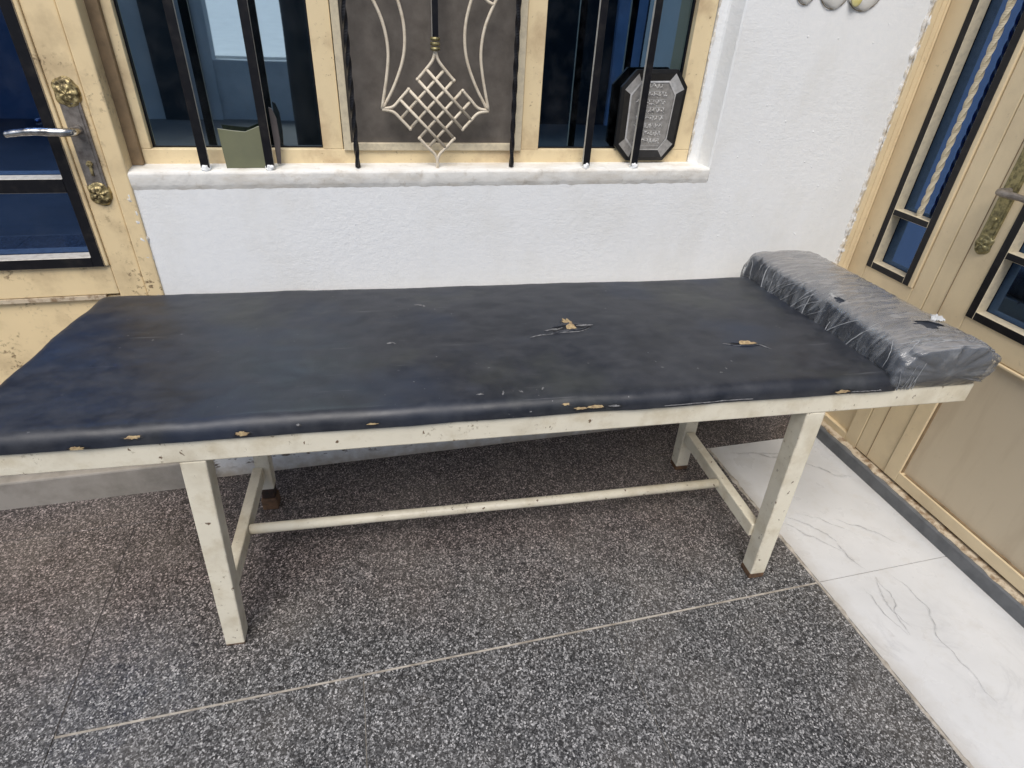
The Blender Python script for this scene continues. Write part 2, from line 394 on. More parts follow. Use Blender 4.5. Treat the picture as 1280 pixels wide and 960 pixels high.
M['brass_green'] = m_flat('verdigris_brass', (.36,.31,.15), .45, .7, 90, second=(.10,.09,.05), bump=.8)
M['pewter'] = m_flat('worn_grey_metal', (.30,.27,.24), .42, .6, 60, second=(.16,.135,.115), bump=.4)
M['chrome'] = m_flat('pitted_chrome', (.70,.68,.64), .2, 1.0, 55, second=(.16,.15,.14), bump=.5)
M['threshold'] = m_flat('grey_threshold_stone', (.145,.15,.155), .45, 0, 20, second=(.095,.10,.105))
M['step'] = m_flat('dusty_cement_step', (.285,.265,.235), .85, 0, 14, second=(.20,.185,.16), bump=.4)
M['ledge'] = m_flat('chipped_cream_ledge', (.55,.46,.33), .8, 0, 40, second=(.24,.16,.09), bump=.7, cut=(.45,.62))
M['foam'] = m_flat('tan_foam', (.42,.32,.17), .9, 0, 120, second=(.22,.14,.08), bump=.8)
M['frayed'] = m_flat('frayed_backing', (.20,.20,.20), .8, 0, 150, second=(.06,.06,.062), bump=.5)
M['rip'] = m_flat('dark_rip', (.010,.010,.012), .6, 0, 60)
M['pillow'] = m_flat('blue_grey_vinyl', (.026,.032,.045), .5, 0, 14, second=(.050,.055,.066), spec=.25)
M['film'] = m_film()
M['crease'] = m_flat('milky_film_crease', (.36,.37,.38), .35, 0, 90, second=(.13,.14,.15), bump=.3)
M['flap'] = m_flat('torn_milky_film', (.52,.53,.53), .35, 0, 80, second=(.34,.35,.35), bump=.8)
M['green'] = m_flat('olive_hardboard', (.098,.104,.046), .6, 0, 9, second=(.078,.083,.038), bump=.15)
M['green_edge'] = m_flat('pale_board_edge', (.26,.26,.19), .6, 0, 30)
M['frame_black'] = m_flat('black_lacquer', (.010,.010,.010), .35, 0, 30, second=(.022,.02,.018), spec=.3)
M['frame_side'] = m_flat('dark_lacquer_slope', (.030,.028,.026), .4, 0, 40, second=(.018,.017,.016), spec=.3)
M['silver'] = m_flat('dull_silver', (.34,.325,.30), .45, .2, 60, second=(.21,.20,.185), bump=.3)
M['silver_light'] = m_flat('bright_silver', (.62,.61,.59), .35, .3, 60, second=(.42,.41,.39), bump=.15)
M['ceramic'] = m_flat('white_glaze', (.84,.83,.79), .18, 0, 9, second=(.76,.74,.67), bump=.05)
M['yellow'] = m_flat('yellow_glaze', (.68,.60,.22), .2, 0, 25, second=(.70,.66,.40), bump=.05)
M['glaze_line'] = m_flat('brown_glaze_line', (.20,.15,.09), .3, 0, 25)
M['room'] = m_flat('room_paint', (.30,.33,.38), .8, 0, 4)
M['drape'] = m_flat('slate_curtain', (.42,.48,.55), .9, 0, 6, second=(.30,.35,.42))
M['drape_blue'] = m_flat('blue_curtain', (.30,.45,.80), .9, 0, 6, second=(.24,.38,.70))
M['yard'] = m_flat('yard_concrete', (.20,.19,.175), .9, 0, 1.5, second=(.14,.135,.125))
M['added_pale_wall'] = m_flat('added_pale_wall_paint', (.56,.59,.61), .85, 0, 2, second=(.44,.47,.49))  # from here on, colours of unseen shapes added for the reflections
M['added_dark'] = m_flat('added_dark_paint', (.04,.045,.05), .85, 0, 2)
M['added_blue'] = m_flat('added_blue_paint', (.50,.66,.95), .7, 0, 2)
M['added_white'] = m_flat('added_white_paint', (.82,.83,.82), .8, 0, 3, second=(.74,.75,.75))

# ------------------------------------------------------------------ setting : floors
def tile(bm, x0, x1, y0, y1, z=0.0, mi=0):
    box(bm, x0, x1, y0, y1, z-.012, z, mi)
YJ, YK, XT, XR_ = -.821, -.176, 1.242, 1.740
bm = bmesh.new()
g = .0035
tile(bm, -3.2, XR_, YK+.0012, .0, 0)                       # strip along the wall
tile(bm, -3.2, -.7605, YJ+.0036, YK-.0012); tile(bm, -.7575, XT-.006, YJ+g, YK-.0008)
xs = [-3.2, -2.09, -1.425, -.759, -.0925, .575, XT-.006]
for a, b in zip(xs[:-1], xs[1:]):
    tile(bm, a+.0008, b-.0008, -1.486, YJ-(g if a > -.8 else -.0026))
    tile(bm, a+.0008, b-.0008, -2.6, -1.488)
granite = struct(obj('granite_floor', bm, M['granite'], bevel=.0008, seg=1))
bm = bmesh.new(); 
for a, b in ((YK-.002, YJ+.0012), (YJ-.0012, -1.486), (-1.4875, -2.6)):
    tile(bm, XT+.004, XR_, b, a)
# thin drawn veins of the stone, taken as world positions on the slab
va = bm.verts.layers.float.new('vein_a')
def vein(pts, wd):
    for width, strength, zz, sd in ((wd*5.5, .50, .0006, 0), (wd*.75, 1.0, .0010, 0)):
        P = spline([(x, y, zz) for x, y in pts], 10); rows = []
        for i, p in enumerate(P):
            t = (P[min(i+1, len(P)-1)]-P[max(i-1, 0)]).normalized(); sdv = Vector((-t.y, t.x, 0))
            jit = sdv*(fbm((p.x*16, p.y*16, wd*900), 4)*.014)
            ww = width*(.45+.55*math.sin(math.pi*(i+.5)/len(P)))*(1+.8*fbm((p.x*22, p.y*22, 4+width*50), 3))
            row = []
            for k, a in ((-1, 0), (0, 1), (1, 0)):
                v = bm.verts.new(p+jit+sdv*ww*.5*k); v[va] = a*strength*math.sin(math.pi*(i+.5)/len(P))**.5; row.append(v)
            rows.append(row)
        for i in range(len(P)-1):
            for k in (0, 1):
                f = bm.faces.new((rows[i][k], rows[i+1][k], rows[i+1][k+1], rows[i][k+1])); f.material_index = 1
VEINS = [
 ([(1.30,-.215),(1.39,-.235),(1.47,-.275),(1.55,-.30)], .004), ([(1.40,-.235),(1.47,-.25),(1.53,-.285)], .0025),
 ([(1.55,-.33),(1.60,-.36),(1.655,-.42),(1.70,-.43)], .003),
 ([(1.30,-.55),(1.36,-.60),(1.40,-.68),(1.41,-.75),(1.425,-.81)], .003), ([(1.27,-.57),(1.35,-.66),(1.42,-.77)], .002),
 ([(1.46,-.60),(1.55,-.66),(1.62,-.75)], .002), ([(1.36,-.55),(1.43,-.60),(1.50,-.69)], .0018),
 ([(1.428,-.835),(1.40,-.92),(1.385,-.99),(1.37,-1.03)], .003), ([(1.43,-.84),(1.425,-.92),(1.405,-.97),(1.40,-1.02)], .0025),
 ([(1.36,-.87),(1.355,-.94),(1.37,-1.03)], .002), ([(1.49,-.84),(1.50,-.90),(1.49,-.98),(1.45,-1.08),(1.45,-1.17),(1.44,-1.24)], .0022),
]
for p, wd in VEINS: vein(p, wd)
struct(obj('marble_floor', bm, [M['marble'], M['vein']]))
bm = bmesh.new(); box(bm, -3.3, 1.765, -2.62, .0, -.15, -.0035)
box(bm, -.7600, -.7578, YJ+.01, YK-.001, -.0035, -.0010, 1)
struct(obj('floor_base', bm, [M['grout'], M['joint']]))
bm = bmesh.new()
ridge(bm, (XT-.001, YK, -.001), (XT-.001, -2.5, -.001), .0055, (0,0,1), .9, seed=2)
struct(obj('grout_line', bm, M['grout']))
bm = bmesh.new(); box(bm, -40, 40, -60, -2.62, -.4, -.15)
struct(obj('ground', bm, M['yard']))

# ------------------------------------------------------------------ the white wall
def noisy_wall():
    bm = bmesh.new()
    T = .20
    box(bm, -.560, 1.72, .0, T, -.1, .972)           # under the sill
    box(bm, 1.087, 1.72, .0, T, .972, 3.0)           # pier
    box(bm, -.52, 1.087, .0, T, 2.25, 3.0)
    box(bm, -1.62, -.52, .0, T, 2.36, 3.0)
    box(bm, -3.3, -1.62, .0, T, -.1, 3.0)
    # sloping reveal at the right of the window
    prism(bm, [(1.087,.0005), (1.087,.11), (1.036,.11), (1.036,.057), (1.061,.052), (1.066,.047), (1.082,.004)], 'z', 1.0, 2.25)
    return bm
wall = tag(obj('white_wall', noisy_wall(), M['plaster']), 'rough white plastered house wall under and beside the barred window', 'wall')
bm = bmesh.new()
ridge(bm, (1.700, -.001, .02), (1.700, -.001, 3.0), .0075, (0,-1,0), .55, step=.004, seed=1)
ridge(bm, (1.711, -.006, .02), (1.711, -.006, 3.0), .0045, (0,-1,0), .8, step=.003, seed=5)
ridge(bm, (1.0365, .0565, 1.02), (1.0365, .0565, 2.2), .0034, (-.7,-.7,0), .7, step=.004, seed=12)
ridge(bm, (-.556, -.001, .02), (-.556, -.001, .97), .0085, (0,-1,0), .5, step=.003, seed=15)
obj('plaster_edge', bm, M['edge'], wall)
bm = bmesh.new()
for i in range(46):                                   # crumbs and drips of plaster
    x, z = random.uniform(1.11, 1.66), random.uniform(.75, 1.46)
    bmesh.ops.create_icosphere(bm, subdivisions=1, radius=random.uniform(.0008, .0022), matrix=Matrix.Translation((x, -.0005, z)))
obj('plaster_crumb', bm, M['plaster'], wall)

# ------------------------------------------------------------------ window
win = thing('window', 'wide cream framed window with blue panes and a brown centre panel', 'window', (.25, .06, 1.01))
W0 = Vector((.25, .06, 1.01))
def wobj(name, bm, mats, parent=win, **k):
    bmesh.ops.translate(bm, verts=bm.verts, vec=-W0); return obj(name, bm, mats, parent, **k)
ZT = 2.24
bm = bmesh.new()
box(bm, -.520, 1.034, .060, .11, 1.006, 1.056)        # bottom rail
box(bm, -.520, -.497, .060, .11, 1.056, ZT)
box(bm, -.075, -.022, .060, .11, 1.056, ZT)
box(bm, .482, .535, .060, .11, 1.056, ZT)
box(bm, .974, 1.034, .060, .11, 1.056, ZT)
fr = wobj('frame', bm, M['cream_rust'], bevel=.002)
bm = bmesh.new()                                       # sub-frame of the screen
box(bm, -.020, .0, .052, .10, 1.054, ZT); box(bm, .460, .480, .052, .10, 1.054, ZT); box(bm, .0, .460, .052, .10, 1.054, 1.073)
wobj('screen_frame', bm, M['side_cream'], bevel=.0015)
bm = bmesh.new(); box(bm, .0, .460, .066, .078, 1.073, ZT)
wobj('screen_board', bm, M['mesh'])
for a, b in ((-.497, -.075), (.535, .974)):
    bm = bmesh.new(); box(bm, a, b, .086, .090, 1.056, ZT); wobj('pane', bm, M['glass'] if a < 0 else M['glass_b'])
    bm = bmesh.new()
    e = .004
    box(bm, a, a+e, .080, .086, 1.056, ZT); box(bm, b-e, b, .080, .086, 1.056, ZT); box(bm, a+e, b-e, .080, .086, 1.056, 1.056+e)
    wobj('rubber_seal', bm, M['black'])
# sill
bm = bmesh.new()
pr = [(.0005,.967), (-.0028,.979), (-.0034,.982), (-.0046,1.006), (-.0040,1.0085), (-.0015,1.0124), (-.0005,1.0132), (.02,1.0165), (.064,1.020), (.064,.965)]
n = 240; rows = []
for i in range(n+1):
    x = -.556 + (1.084+.556)*i/n
    rows.append([bm.verts.new((x, y+(.0009*fbm((x*34, j*.25, 1), 5) if j < 7 else 0), z+(.0010*fbm((x*34, j*.2, 5), 5) if 0 < j < 8 else 0))) for j, (y, z) in enumerate(pr)])
for i in range(n):
    for j in range(len(pr)):
        f = bm.faces.new((rows[i][j], rows[i][(j+1)%10], rows[i+1][(j+1)%10], rows[i+1][j]))
bm.faces.new(rows[0]); bm.faces.new(rows[-1])
sl_o = wobj('sill', bm, M['sill'], smooth=True); sl_o.data.set_sharp_from_angle(angle=R(70))
# ------------------------------------------------------------------ window grille
gr = thing('window_grille', 'black iron window bars with a cream lattice ornament in the centre', 'grille', (.23, .015, 1.02))
G0 = Vector((.23, .015, 1.02))
def gobj(name, bm, mats, **k):
    bmesh.ops.translate(bm, verts=bm.verts, vec=-G0); return obj(name, bm, mats, gr, **k)
for x in (-.368, -.212, .672, .827):
    bm = bmesh.new(); box(bm, x-.0105, x+.0105, .005, .017, 1.020, 2.2, 1, (1, -1, 0))
    b_ = gobj('bar', bm, [M['black'], M['bar_side']], bevel=.001, seg=1)
    bm = bmesh.new()                                   # splash of white paint at the foot
    bmesh.ops.create_icosphere(bm, subdivisions=3, radius=1)
    for v in bm.verts:
        v.co *= 1+.35*fbm(v.co*1.6+Vector((x*9,0,0)), 4)
        v.co = Vector((x+v.co.x*.0115, .010+v.co.y*.011, 1.019+v.co.z*.011))
    gobj('foot', bm, M['plaster'], smooth=True)
for x, lo in ((.012, 1.0), (.444, -1.0)):
    bm = bmesh.new(); twisted(bm, x, .016, 1.018, 2.2, .0050, 6*lo)
    gobj('twisted_bar', bm, M['black'])
u = .0477; cx, cz, yo = .2295, 1.1645, .016
def uv(a, b):                                          # lattice axes: a = x+z, b = x-z
    return (cx+u*(a+b)/2, yo, cz+u*(a-b)/2)
bm = bmesh.new(); rr = .0040
for k in (-1.5, -.5, .5, 1.5):
    tube(bm, [uv(k, -2.5), uv(k, 2.5)], rr); tube(bm, [tuple(Vector(uv(-2.5, k))+Vector((0,.004,0))), tuple(Vector(uv(2.5, k))+Vector((0,.004,0)))], rr)
def loop(corner_a, mid_a, tip, mid_b, corner_b):
    tube(bm, spline([corner_a, mid_a, tip]), rr); tube(bm, spline([corner_b, mid_b, tip]), rr)
P = lambda x, z: (cx+u*x, yo, cz+u*z)
for pa in ([(-1,1.5),(-.55,1.97),(-.15,2.45),(0,2.95)], [(1,1.5),(.55,1.97),(.15,2.45),(0,2.95)],
           [(-1.5,1),(-1.95,.55),(-2.4,.12),(-3.0,.02)], [(-1.5,-1),(-1.95,-.55),(-2.4,-.14),(-3.0,-.02)],
           [(1.5,1),(1.95,.55),(2.4,.12),(3.0,.02)], [(1.5,-1),(1.95,-.55),(2.4,-.14),(3.0,-.02)],
           [(-1,-1.5),(-.55,-1.97),(-.15,-2.35),(0,-2.75),(0,-3.15)], [(1,-1.5),(.55,-1.97),(.15,-2.35),(0,-2.75),(0,-3.15)]):
    tube(bm, spline([P(*q) for q in pa], 6), rr)
for sx in (-1, 1):
    for sz in (-1, 1):
        for c in ((1, 1.5), (1.5, 1)):
            bmesh.ops.create_icosphere(bm, subdivisions=2, radius=rr*1.25, matrix=Matrix.Translation(P(c[0]*sx, c[1]*sz)))
gobj('lattice', bm, M['iron_cream'], smooth=True)
bm = bmesh.new()
OUT = [(-.143,1.164),(-.124,1.251),(-.119,1.304),(-.128,1.358),(-.150,1.408),(-.185,1.47),(-.20,1.55)]
INN = [(-.140,1.166),(-.106,1.224),(-.081,1.288),(-.0765,1.349),(-.089,1.406),(-.115,1.47),(-.13,1.55)]
for s in (-1, 1):
    for q in (OUT, INN): tube(bm, spline([(cx+x*s*-1, yo, z) for x, z in q], 8), rr)
tube(bm, spline([(cx+.118, yo, 1.428), (cx+.135, yo, 1.414), (cx+.149, yo, 1.408)], 5), rr)
gobj('scroll', bm, M['iron_cream'], smooth=True)
bm = bmesh.new(); box(bm, cx-.0075, cx+.0075, .008, .024, 1.325, 2.2, 1, (1, -1, 0))
gobj('centre_bar', bm, [M['black'], M['bar_side']])
bm = bmesh.new()
for z in (1.307, 1.318, 1.329):
    tube(bm, [(cx, yo, z-.004), (cx, yo, z-.002), (cx, yo, z+.002), (cx, yo, z+.004)], [.010,.0125,.0125,.010], 12)
gobj('collar', bm, M['brass_green'], smooth=True)

# ------------------------------------------------------------------ things standing on the sill
bm = bmesh.new()
BP = [(-.3198,1.0165),(-.2216,1.0172),(-.2205,1.1145),(-.2335,1.1110),(-.2645,1.0990),(-.295,1.1015),(-.3300,1.1060)]
def by_(z): return .020+(z-1.0165)/.0895*.0345
A = [bm.verts.new((x, by_(z), z)) for x, z in BP]; B = [bm.verts.new((x, by_(z)+.0032, z+.001)) for x, z in BP]
bm.faces.new(A); bm.faces.new(B[::-1])
for i in range(7):
    f = bm.faces.new((A[i], A[(i+1)%7], B[(i+1)%7], B[i])); f.material_index = 1
bd = obj('hardboard_offcut', bm, [M['green'], M['green_edge']])
tag(bd, 'small olive green board with a notched top standing on the window sill', 'board')
bm = bmesh.new()
prism(bm, [(-.196,1.024),(-.186,1.024),(-.180,1.085),(-.181,1.135),(-.188,1.158),(-.196,1.162)], 'y', .033, .040)
tag(obj('glass_shard', bm, [m_flat('smoky_strip', (.105,.09,.085), .4, 0, 20, second=(.07,.06,.058))], bevel=.001), 'narrow brownish strip standing on the sill right of the green board', 'offcut')

def plaque():
    t = thing('wall_plaque', 'octagonal black framed plaque with lines of raised silver script on the sill', 'plaque', (.875, .048, 1.022))
    o0 = Vector((.875, .0445, 1.0190))
    out = [(.812,1.272),(.942,1.276),(.980,1.231),(.974,1.066),(.940,1.024),(.817,1.024),(.774,1.066),(.771,1.226)]
    C = Vector((.8755, 1.149))
    def ring(f, fz=None):
        return [((p[0]-C.x)*f+C.x, (p[1]-C.y)*(fz or f)+C.y) for p in out]
    R0, R1, R2, R3 = out, ring(.90,.92), ring(.70,.76), ring(.655,.725)
    def band(bm, A, ya, B, yb, idx=None, mi=0):
        for i in range(8):
            if idx is not None and i not in idx: continue
            j = (i+1) % 8
            f = bm.faces.new([bm.verts.new((p[0], y, p[1])) for p, y in ((A[i], ya), (A[j], ya), (B[j], yb), (B[i], yb))]); f.material_index = mi
    def o(name, bm, m, **k):
        bmesh.ops.remove_doubles(bm, verts=bm.verts, dist=1e-5)
        bmesh.ops.translate(bm, verts=bm.verts, vec=-o0); return obj(name, bm, m, t, **k)
    bm = bmesh.new()
    prism(bm, R0, 'y', .052, .056); band(bm, R0, .056, R0, .044); band(bm, R0, .044, R1, .042)
    band(bm, R1, .042, R2, .0475, (0, 2, 4, 6), 1)
    o('plaque_frame', bm, [M['frame_black'], M['frame_side']])
    for q in (1, 3, 5, 7):
        bm = bmesh.new(); band(bm, R1, .0418, R2, .0473, (q,)); o('corner_facet', bm, M['silver_light'] if q in (1, 7) else M['silver'])  # upper facets take brighter silver: caught light painted into the colour
    bm = bmesh.new(); band(bm, R2, .0472, R3, .0462); o('inner_rim', bm, M['silver_light'])
    bm = bmesh.new(); prism(bm, R3, 'y', .0480, .0495); o('plate', bm, M['silver'])
    # raised cursive lettering, too small to read in the picture
    bm = bmesh.new(); rnd = random.Random(3)
    for ln in range(8):
        z = 1.228 - ln*.0215; half = .026 if ln == 0 else .043
        x = .877+half
        while x > .877-half:
            wl = rnd.uniform(.007, .018); k = rnd.randint(3, 5)
            pts = [(x-wl*i/k, .0476, z+rnd.uniform(-.004, .005)+(.005 if rnd.random() < .25 else 0)) for i in range(k+1)]
            tube(bm, spline(pts, 4), .0012, 5)
            if rnd.random() < .8: tube(bm, [(x-wl*.3, .0476, z-.002), (x-wl*.3, .0476, z+.009)], .0010, 5)
            if rnd.random() < .6: bmesh.ops.create_icosphere(bm, subdivisions=1, radius=.0013, matrix=Matrix.Translation((x-wl*.6, .0476, z+rnd.choice((-.007,.009)))))
            x -= wl+.002
        box(bm, .877-half, .877+half, .0474, .0481, z-.0118, z-.0108)
    o('raised_script', bm, M['silver_light'])
plaque()

# glazed relief on the pier
def ornament():
    t = thing('ceramic_wall_ornament', 'white glazed wall ornament with yellow petals high on the right of the wall', 'ornament', (1.37, 0, 1.52))
    lobes = [(1.262,1.520,.040,.066), (1.355,1.516,.055,.068), (1.455,1.512,.062,.064), (1.30,1.60,.06,.06), (1.41,1.60,.065,.06)]
    for i, (x, z, a, b) in enumerate(lobes):
        bm = bmesh.new(); bmesh.ops.create_uvsphere(bm, u_segments=28, v_segments=14, radius=1)
        for v in bm.verts:
            an = math.atan2(v.co.z, v.co.x); k = 1+.06*math.cos(5*an)
            v.co = Vector((x-1.37+v.co.x*a*k, v.co.y*.013-.002, z-1.52+v.co.z*b*k))
        obj('petal', bm, M['ceramic'], t, smooth=True)
    for x, z, a in ((1.425,1.475,.018), (1.365,1.487,.012), (1.47,1.50,.014)):
        bm = bmesh.new(); bmesh.ops.create_uvsphere(bm, u_segments=18, v_segments=10, radius=1)
        for v in bm.verts: v.co = Vector((x-1.37+v.co.x*a, v.co.y*.004-.0125, z-1.52+v.co.z*a*1.1))
        obj('yellow_spot', bm, M['yellow'], t, smooth=True)
    bm = bmesh.new()
    for x, z, a, b in lobes[:3]:
        tube(bm, [(x-1.37+a*1.02*math.cos(q), -.003, z-1.52+b*1.02*math.sin(q)) for q in [math.pi*(1.08+.84*i/16) for i in range(17)]], .0011, 6)
    obj('outline', bm, M['glaze_line'], t)
ornament()

# ------------------------------------------------------------------ left door
ld = thing('panelled_door', 'cream metal door with dark glass and a lever handle left of the window', 'door', (-1.0, 0, 0))
def lobj(name, bm, mats, parent=ld, **k):
    bmesh.ops.translate(bm, verts=bm.verts, vec=(1.0,0,0)); return obj(name, bm, mats, parent, **k)
bm = bmesh.new()
box(bm, -.586, -.546, -.006, .12, .10, 2.30); box(bm, -1.60, -1.545, -.006, .12, .10, 2.30); box(bm, -1.545, -.586, -.006, .12, 2.24, 2.30)
lobj('door_frame', bm, M['cream_dirty'], bevel=.004)
bm = bmesh.new(); box(bm, -.546, -.520, .045, .12, 1.02, 2.30); lobj('channel', bm, M['brown'])
bm = bmesh.new()
box(bm, -.656, -.588, .002, .05, .12, 2.238)             # stile
box(bm, -1.543, -1.475, .002, .05, .12, 2.238)
box(bm, -1.475, -.656, .002, .05, .690, .773)            # lock rail
box(bm, -1.475, -.656, .010, .045, .20, .683)            # lower panel
box(bm, -1.475, -.656, .002, .05, .12, .20)
box(bm, -1.475, -.656, .002, .05, 2.16, 2.238)
box(bm, -.666, -.656, -.004, .04, .773, 2.16)            # bead
lobj('leaf', bm, M['cream_dirty'], bevel=.003)
bm = bmesh.new(); box(bm, -1.475, -.690, -.001, .02, .678, .689); lobj('ledge', bm, M['ledge'])
bm = bmesh.new()
fk = (1, -1, 0)
box(bm, -.690, -.666, -.008, .034, .773, 2.16, 1, fk); box(bm, -1.465, -1.44, -.008, .034, .773, 2.16, 1, fk)
box(bm, -1.44, -.690, -.008, .034, .773, .800, 1, fk); box(bm, -1.44, -.690, -.008, .034, .966, 1.000, 1, fk)
box(bm, -1.06, -1.035, -.008, .034, 1.0, 2.16, 1, fk)
lobj('grille_bars', bm, [M['black'], M['bar_side']], bevel=.001, seg=1)
bm = bmesh.new(); box(bm, -1.475, -.666, .036, .040, .775, 2.16); lobj('pane', bm, M['glass_dark'])
def lock_set(parent, place, metal, orn, lever_m, flip=1, lever_dir=-1, tall=0.0, mid=True):
    """place(a,b,c): a along the wall, b out of the wall (negative = proud), c height"""
    def tr(bm):
        for v in bm.verts: v.co = Vector(place(*v.co))
        return bm
    bm = bmesh.new(); z0, z1, hw = -.135, .055+tall, .0215
    pts = []
    for i in range(13): a = math.pi*i/12; pts.append((hw*math.cos(a), z1+.012*math.sin(a)))
    for i in range(13): a = math.pi+math.pi*i/12; pts.append((hw*math.cos(a), z0+.012*math.sin(a)))
    prism(bm, pts, 'y', -.005, .0)
    inner = [(x*.72, z*.93) for x, z in pts]; prism(bm, inner, 'y', -.0068, -.0052)
    pl = obj('lock_plate', tr(bm), metal, parent, bevel=.0012)
    for zc, rr_ in ((z1+.022, .030), (z0-.014, .028)):
        bm = bmesh.new(); N, K = 30, 8; rows = []
        for k in range(K+1):
            f = k/K; row = []
            for i in range(N):
                a = 2*math.pi*i/N; q = rr_*f*(1+.10*abs(math.cos(2.5*a)))*(1.0 if abs(math.sin(a)) < .4 else 1.08)
                h = -.004-.009*(1-f**2)-.0028*math.cos(7*a)*f*(1-f)*3-.002*math.cos(f*16)
                row.append(bm.verts.new((q*math.cos(a)*.86, h if k < K else -.0005, zc+q*math.sin(a))))
            rows.append(row)
        for k in range(K):
            for i in range(N): bm.faces.new((rows[k][i], rows[k][(i+1)%N], rows[k+1][(i+1)%N], rows[k+1][i]))
        obj('rosette', tr(bm), orn, pl, smooth=True)
    bm = bmesh.new()
    d = lever_dir
    path = spline([(0,-.004,0), (0,-.030,0), (d*.006,-.046,.0), (d*.030,-.052,.001), (d*.075,-.052,.002), (d*.115,-.050,-.002), (d*.132,-.049,-.005)], 6)
    n = len(path); rad = [.0105 if i < 10 else .0098-.003*max(0,(i-14)/(n-14))+.0003*math.sin(i*1.3) for i in range(n)]
    tube(bm, path, rad, 12); obj('lever', tr(bm), lever_m, pl, smooth=True)
    bm = bmesh.new()
    tube(bm, [(0,-.0045,-.078), (0,-.012,-.078)], [.0075,.0065], 14); box(bm, -.003, .003, -.0095, -.0045, -.106, -.082)
    obj('keyhole', tr(bm), orn, pl)
    return pl
lock_set(ld, lambda a, b, c: (a-.622+1.0, b+.002, c+1.112), M['pewter'], M['brass'], M['chrome'])
bm = bmesh.new(); box(bm, -3.3, -.566, -.035, .05, -.01, .105)
n_ = 0
struct(obj('door_step', bm, M['step'], bevel=.006))

# ------------------------------------------------------------------ right door and its sidelight
RB = (1.765, 0, 0); RZ = -.012
sl = thing('sidelight', 'narrow barred glass panel with a twisted cream bar beside the right door', 'sidelight', RB, RZ)
bm = bmesh.new()
box(bm, .0, .10, -.075, -.0005, .055, 2.25)              # jamb next to the wall
box(bm, .004, .10, .0005, .03, .055, 2.25)
box(bm, .0, .10, -.343, -.286, .055, 2.25)               # post
box(bm, .0, .09, -.286, -.075, .600, .690); box(bm, .0, .09, -.286, -.075, 2.18, 2.25); box(bm, .0, .09, -.286, -.075, .055, .085)
box(bm, -.006, .02, -.2835, -.268, .690, 2.18)           # bead
obj('frame', bm, M['cream_right'], sl, bevel=.003)
bm = bmesh.new(); box(bm, -.050, .012, .003, .042, .055, 2.25); box(bm, -.058, -.037, -.010, .003, .055, 2.25); box(bm, -.033, -.014, -.006, .003, .055, 2.25); box(bm, -.011, .0, -.003, .003, .055, 2.25)
obj('wall_trim', bm, M['cream_right'], sl, bevel=.003)
bm = bmesh.new(); box(bm, .014, .04, -.286, -.075, .085, .600); obj('lower_panel', bm, M['cream_right'], sl)
bm = bmesh.new(); box(bm, .037, .041, -.275, -.075, .69, 2.18); obj('pane', bm, M['glass_dark'], sl)
bm = bmesh.new(); fk = (0, -1, 0)
box(bm, -.004, .035, -.100, -.0755, .690, 2.18, 1, fk); box(bm, -.004, .035, -.268, -.243, .690, 2.18, 1, fk)
box(bm, -.004, .035, -.243, -.100, .690, .713, 1, fk); box(bm, -.004, .035, -.243, -.100, .880, .900, 1, fk)
obj('grille_bars', bm, [M['black'], M['side_cream']], sl, bevel=.001, seg=1)
bm = bmesh.new(); twisted(bm, .010, -.186, .900, 2.18, .0068, 9); obj('twisted_bar', bm, M['side_cream'], sl)

rd = thing('panelled_door', 'cream metal door with an ornate brass lock plate at the right edge', 'door', RB, RZ)
bm = bmesh.new(); D0, D1 = -.3455, -1.46
box(bm, .0, .06, -.488, D0, .062, 2.20); box(bm, .0, .06, D1, D1+.14, .062, 2.20)
box(bm, .0, .06, D1+.14, -.488, .615, .690); box(bm, .0, .06, D1+.14, -.488, .062, .070); box(bm, .0, .06, D1+.14, -.488, 2.10, 2.20)
obj('leaf', bm, M['cream_right'], rd, bevel=.003)
bm = bmesh.new()
box(bm, -.002, .004, -.4046, -.4030, .065, 2.2)
obj('groove', bm, M['brown'], rd)
bm = bmesh.new()
box(bm, -.007, .03, -.545, -.492, .068, .612); box(bm, -.007, .03, D1+.1, -.545, .068, .110); box(bm, -.007, .03, D1+.1, -.545, .606, .6135)
obj('moulding', bm, M['cream_right'], rd, bevel=.002)
bm = bmesh.new(); box(bm, .008, .03, D1+.14, -.545, .110, .606); obj('lower_panel', bm, M['panel'], rd)
bm = bmesh.new()
for a, b_, c, d in ((-.549, -.5455, .11, .606), (-.4915, -.4885, .075, .612)): box(bm, -.0005, .009, a, b_, c, d)
for y0 in [(-.56-.03*i) for i in range(18)]:
    box(bm, -.0005, .009, y0-.03, y0, .1105, .1115+.003*random.random())
obj('rust_seam', bm, M['brown'], rd)
bm = bmesh.new(); box(bm, .037, .041, D1+.14, -.488, .69, 2.10); obj('pane', bm, M['glass_dark'], rd)
bm = bmesh.new()
box(bm, -.004, .035, -.513, -.488, .690, 2.10, 1, fk); box(bm, -.004, .035, D1+.14, D1+.165, .690, 2.10, 1, fk)
box(bm, -.004, .035, D1+.165, -.513, .690, .715, 1, fk); box(bm, -.004, .035, D1+.165, -.513, .880, .900, 1, fk)
box(bm, -.004, .035, -.70, -.68, .900, 2.10, 1, fk)
obj('grille_bars', bm, [M['black'], M['side_cream']], rd, bevel=.001, seg=1)
lock_set(rd, lambda a, b, c: (b, -.437+a, c+1.046), M['brass_green'], M['brass_green'], M['pewter'], lever_dir=-1, tall=.10)

